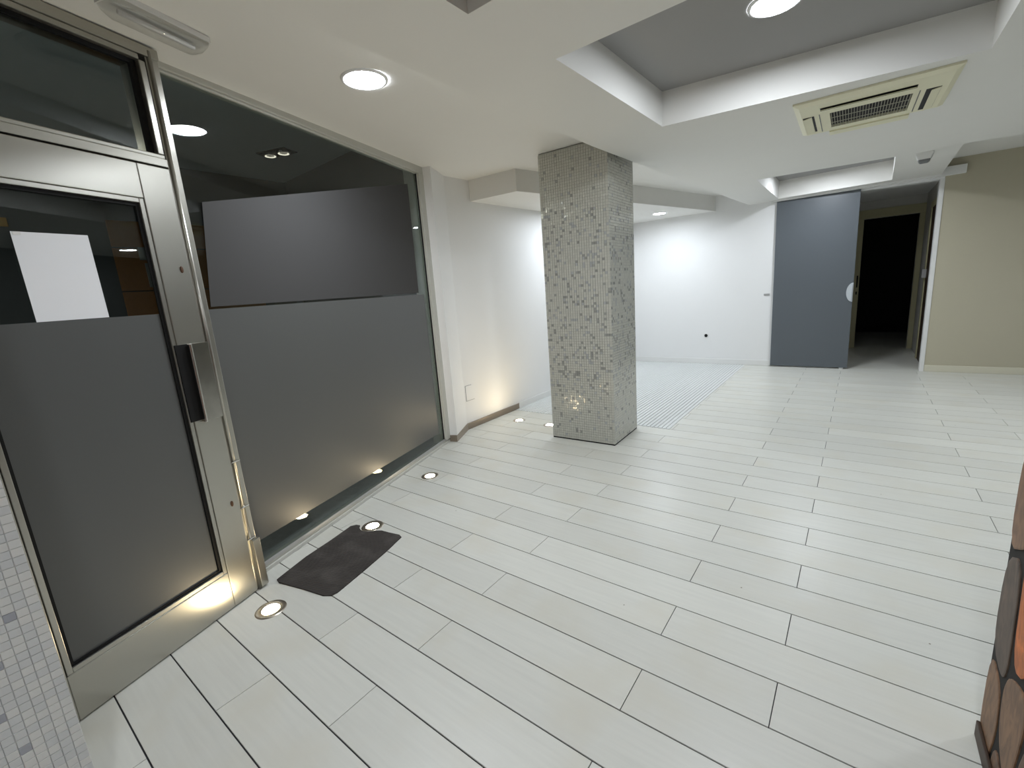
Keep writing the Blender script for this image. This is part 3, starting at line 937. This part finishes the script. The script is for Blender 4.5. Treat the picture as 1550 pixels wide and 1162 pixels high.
def louvre(x0, y0, x1, y1, along, g0=.002, g1=.010):
    sl = box('air_slot', (x0, y0, zb0 - 0.0010), (x1, y1, zb0 + 0.0005), 'ac_dark', ac)
    if along == 'x':
        v = [(x0 + .004, y0 + .001, zb0 - .014), (x1 - .004, y0 + .001, zb0 - .014), (x1 - .004, y1 - .012, zb0 - .002), (x0 + .004, y1 - .012, zb0 - .002)]
        up = [(a, b + 0.002, c + 0.004) for a, b, c in v]
    else:
        v = [(x0 + g0, y0 + .004, zb0 - .012), (x0 + g0, y1 - .004, zb0 - .012), (x1 - g1, y1 - .004, zb0 - .004), (x1 - g1, y0 + .004, zb0 - .004)]
        up = [(a + 0.002, b, c + 0.004) for a, b, c in v]
    return pyd('louvre', v + up, [(0, 1, 2, 3), (7, 6, 5, 4), (0, 4, 5, 1), (1, 5, 6, 2), (2, 6, 7, 3), (3, 7, 4, 0)], 'ac', ac)
louvre(-0.25, -0.262, 0.21, -0.200, 'x')
louvre(0.258, -0.12, 0.325, 0.325, 'y', .022, .002)
louvre(-0.350, -0.12, -0.288, 0.29, 'y', .002, .014)
for xs in (-0.2595, 0.2305):
    box('panel_seam', (xs - 0.0025, -0.13, zb0 - 0.0012), (xs + 0.0025, 0.33, zb0 + 0.0004), 'greyplastic', ac)
box('lower_flap', (-0.22, 0.36, zb0 - 0.010), (0.22, 0.46, -0.001), 'ac', ac, 0.003)

# ------------------------------------------------------------------ emergency light on the ceiling above the door
em = empty('emergency_light', (-2.165, 0.775, high(0, 0.775)), R(107.2))
tag(em, 'unlit clear emergency bulkhead light on the ceiling above the door', 'light')
def hull_shape(name, rings, m, parent, smooth=False):
    v, f = [], []
    n = len(rings[0])
    for r_ in rings:
        v += r_
    for k in range(len(rings) - 1):
        for i in range(n):
            f.append((k * n + i, k * n + (i + 1) % n, (k + 1) * n + (i + 1) % n, (k + 1) * n + i))
    f.append(tuple(range(n))); f.append(tuple(range((len(rings) - 1) * n, len(rings) * n)))
    return pyd(name, v, f, m, parent, smooth)
def rrect(lx, ly, r_, z, n=6):
    out = []
    for (cx, cy, a0) in ((lx - r_, ly - r_, 0), (-lx + r_, ly - r_, 90), (-lx + r_, -ly + r_, 180), (lx - r_, -ly + r_, 270)):
        for k in range(n + 1):
            a = R(a0 + 90 * k / n)
            out.append((cx + r_ * math.cos(a), cy + r_ * math.sin(a), z))
    return out
hull_shape('base', [rrect(0.175, 0.056, 0.012, -0.0005), rrect(0.175, 0.056, 0.012, -0.020)], 'plastic', em)
hull_shape('cover', [rrect(0.172, 0.053, 0.014, -0.0205), rrect(0.168, 0.049, 0.02, -0.036), rrect(0.152, 0.036, 0.022, -0.056), rrect(0.13, 0.02, 0.018, -0.062)], 'clear', em, True)
tbm = lathe('tube', [(0.0, -0.135), (0.008, -0.135), (0.008, 0.135), (0.0, 0.135)], 'lamp_ring', em, 16, 'x')
tbm.location = (0, 0, -0.038)

# ------------------------------------------------------------------ motion detector on the soffit
md = empty('motion_detector', (0.405, 6.10, S2), R(-4))
tag(md, 'small white motion detector with grey lens under the ceiling soffit', 'detector')
hull_shape('body', [rrect(0.066, 0.05, 0.012, -0.0005), rrect(0.064, 0.05, 0.012, -0.02), rrect(0.05, 0.042, 0.014, -0.062)], 'plastic', md)
hull_shape('lens', [rrect(0.045, 0.041, 0.014, -0.0625), rrect(0.040, 0.037, 0.014, -0.082), rrect(0.028, 0.026, 0.012, -0.092)], 'greyplastic', md)

# ------------------------------------------------------------------ sliding door, rail cover, doorway, corridor
sd = empty('door_2', (-1.03, YB, 0))
struct(sd, 'grey sliding door hung in front of the white back wall')
box('panel', (0, -0.048, 0.018), (0.955, -0.010, 2.395), 'sd', sd, 0.002)
grip = empty('grip', (0.955, -0.048, 1.07)); grip.parent = sd
# half-round clear grip on the leading edge
v, f = [], []
n = 16
for k in range(n + 1):
    a = R(90 + 180 * k / n)
    v.append((0.01 + 0.075 * math.cos(a), -0.012, 0.13 * math.sin(a)))
for k in range(n + 1):
    a = R(90 + 180 * k / n)
    v.append((0.01 + 0.075 * math.cos(a), -0.0005, 0.13 * math.sin(a)))
f.append(tuple(range(n + 1))); f.append(tuple(range(n + 1, 2 * n + 2)))
for k in range(n):
    f.append((k, k + 1, n + 2 + k, n + 1 + k))
f.append((n, 0, n + 1, 2 * n + 1))
bpy.data.objects.remove(grip)
gp = pyd('grip', [(x_ + 0.945, y_ - 0.048, z_ + 1.07) for x_, y_, z_ in v], f, 'handle_clear', sd)
box('grip_bar', (0.937, -0.075, 0.97), (0.947, -0.0605, 1.17), 'handle_clear', gp, 0.003)
box('floor_guide', (0.86, -0.05, 0.0), (0.91, -0.008, 0.0175), 'rail', sd, 0.002)
struct(box('trim_1', (-1.10, YB - 0.062, 2.397), (0.905, YB - 0.0005, 2.495), 'white_trim', bevel=0.002), 'white rail cover board above the sliding door')
struct(boxes('trim_2', [((OX1, YB - 0.006, 0.0), (0.732, YB + 0.12, OZ))], 'white_trim', None, 0.002), 'white casing round the doorway')
# corridor
struct(box('floor_corridor', (-1.3, YB + 0.1, -0.1), (0.9, 12.6, -0.002), 'plank'), 'corridor floor behind the doorway')
struct(box('wall_corridor_right', (0.748, YB + 0.1205, 0), (0.92, 10.0, 2.62), 'corr_wall'))
struct(box('wall_corridor_left', (-1.32, YB + 0.12, 0), (-1.2, 10.0, 2.62), 'corr_wall'))
struct(boxes('wall_corridor_end', [((-1.2, 9.96, 0), (-0.02, 10.06, 2.62)), ((0.68, 9.96, 0), (0.748, 10.06, 2.62)), ((-0.02, 9.96, 2.17), (0.68, 10.06, 2.62))], 'corr_wall'))
struct(box('ceiling_corridor', (-1.2, YB + 0.1205, 2.45), (0.748, 9.96, 2.52), 'white_wall'))
d3 = empty('door_3', (0, 9.96, 0))
struct(d3, 'cream door casing at the end of the dark corridor')
box('casing', (-0.10, -0.02, 0), (-0.021, -0.0005, 2.17), 'cream_casing', d3, 0.003)
box('casing', (0.681, -0.02, 0), (0.747, -0.0005, 2.17), 'cream_casing', d3, 0.003)
box('casing', (-0.10, -0.02, 2.1705), (0.747, -0.0005, 2.31), 'cream_casing', d3, 0.003)
box('strike_plate', (-0.060, -0.026, 1.05), (-0.040, -0.0205, 1.25), 'black', d3)
box('strike_plate', (-0.060, -0.026, 0.93), (-0.042, -0.0205, 0.98), 'black', d3)
d4 = empty('door_4', (0.748, 8.55, 0))
struct(d4, 'cream side door casing on the corridor wall')
box('casing', (-0.025, 0.35, 0), (-0.0005, 0.45, 2.14), 'cream_casing', d4, 0.003)
box('casing', (-0.025, -0.42, 0), (-0.0005, -0.34, 2.14), 'cream_casing', d4, 0.003)
box('casing', (-0.025, -0.42, 2.1405), (-0.0005, 0.45, 2.22), 'cream_casing', d4, 0.003)
box('leaf', (-0.012, -0.34, 0.004), (-0.0005, 0.35, 2.139), 'dark_wood', d4)
box('hinge', (-0.06, 0.28, 1.18), (-0.0125, 0.34, 1.30), 'rail', d4, 0.002)
# dark room beyond the corridor
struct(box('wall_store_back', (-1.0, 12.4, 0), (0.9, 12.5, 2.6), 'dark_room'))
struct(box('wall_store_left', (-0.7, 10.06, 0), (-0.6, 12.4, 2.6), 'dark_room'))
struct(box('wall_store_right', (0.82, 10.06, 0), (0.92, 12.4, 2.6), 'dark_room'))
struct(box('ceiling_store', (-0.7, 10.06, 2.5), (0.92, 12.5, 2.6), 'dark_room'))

# ------------------------------------------------------------------ small things on the walls
so = empty('wall_socket', (-1.98, YB, 0.47))
tag(so, 'small round dark wall socket low on the white back wall', 'socket')
lathe('rim', [(0.040, 0.0), (0.040, -0.006), (0.034, -0.010), (0.026, -0.010)], 'plastic', so, 28, 'y')
lathe('insert', [(0.0, -0.008), (0.028, -0.008), (0.028, -0.001)], 'black', so, 24, 'y')
cv = empty('cover_plate', (XL, 3.43, 0.39))
tag(cv, 'white blank cover plate low on the wall beside the shop window', 'plate')
box('plate', (0.0005, -0.062, -0.08), (0.006, 0.062, 0.08), 'white_wall', cv, 0.002)
boxes('edge_shade', [((0.0003, -0.066, -0.084), (0.0022, -0.0625, 0.084)), ((0.0003, -0.0625, -0.084), (0.0022, 0.066, -0.0805)), ((0.0003, -0.0625, 0.0805), (0.0022, 0.03, 0.084))], 'greyplastic', cv)  # grey strips imitate the shadowed edges of the plate
br = empty('wall_bracket', (-1.115, YB, 1.09))
tag(br, 'tiny grey bracket on the white wall beside the sliding door', 'bracket')
box('base_plate', (-0.045, -0.004, -0.015), (0.035, -0.0005, 0.015), 'rail', br, 0.001)
boxes('hook', [((-0.03, -0.016, -0.006), (-0.022, -0.0045, 0.006)), ((-0.008, -0.016, -0.006), (0.0, -0.0045, 0.006)), ((0.014, -0.016, -0.006), (0.022, -0.0045, 0.006))], 'rail', br, 0.001)
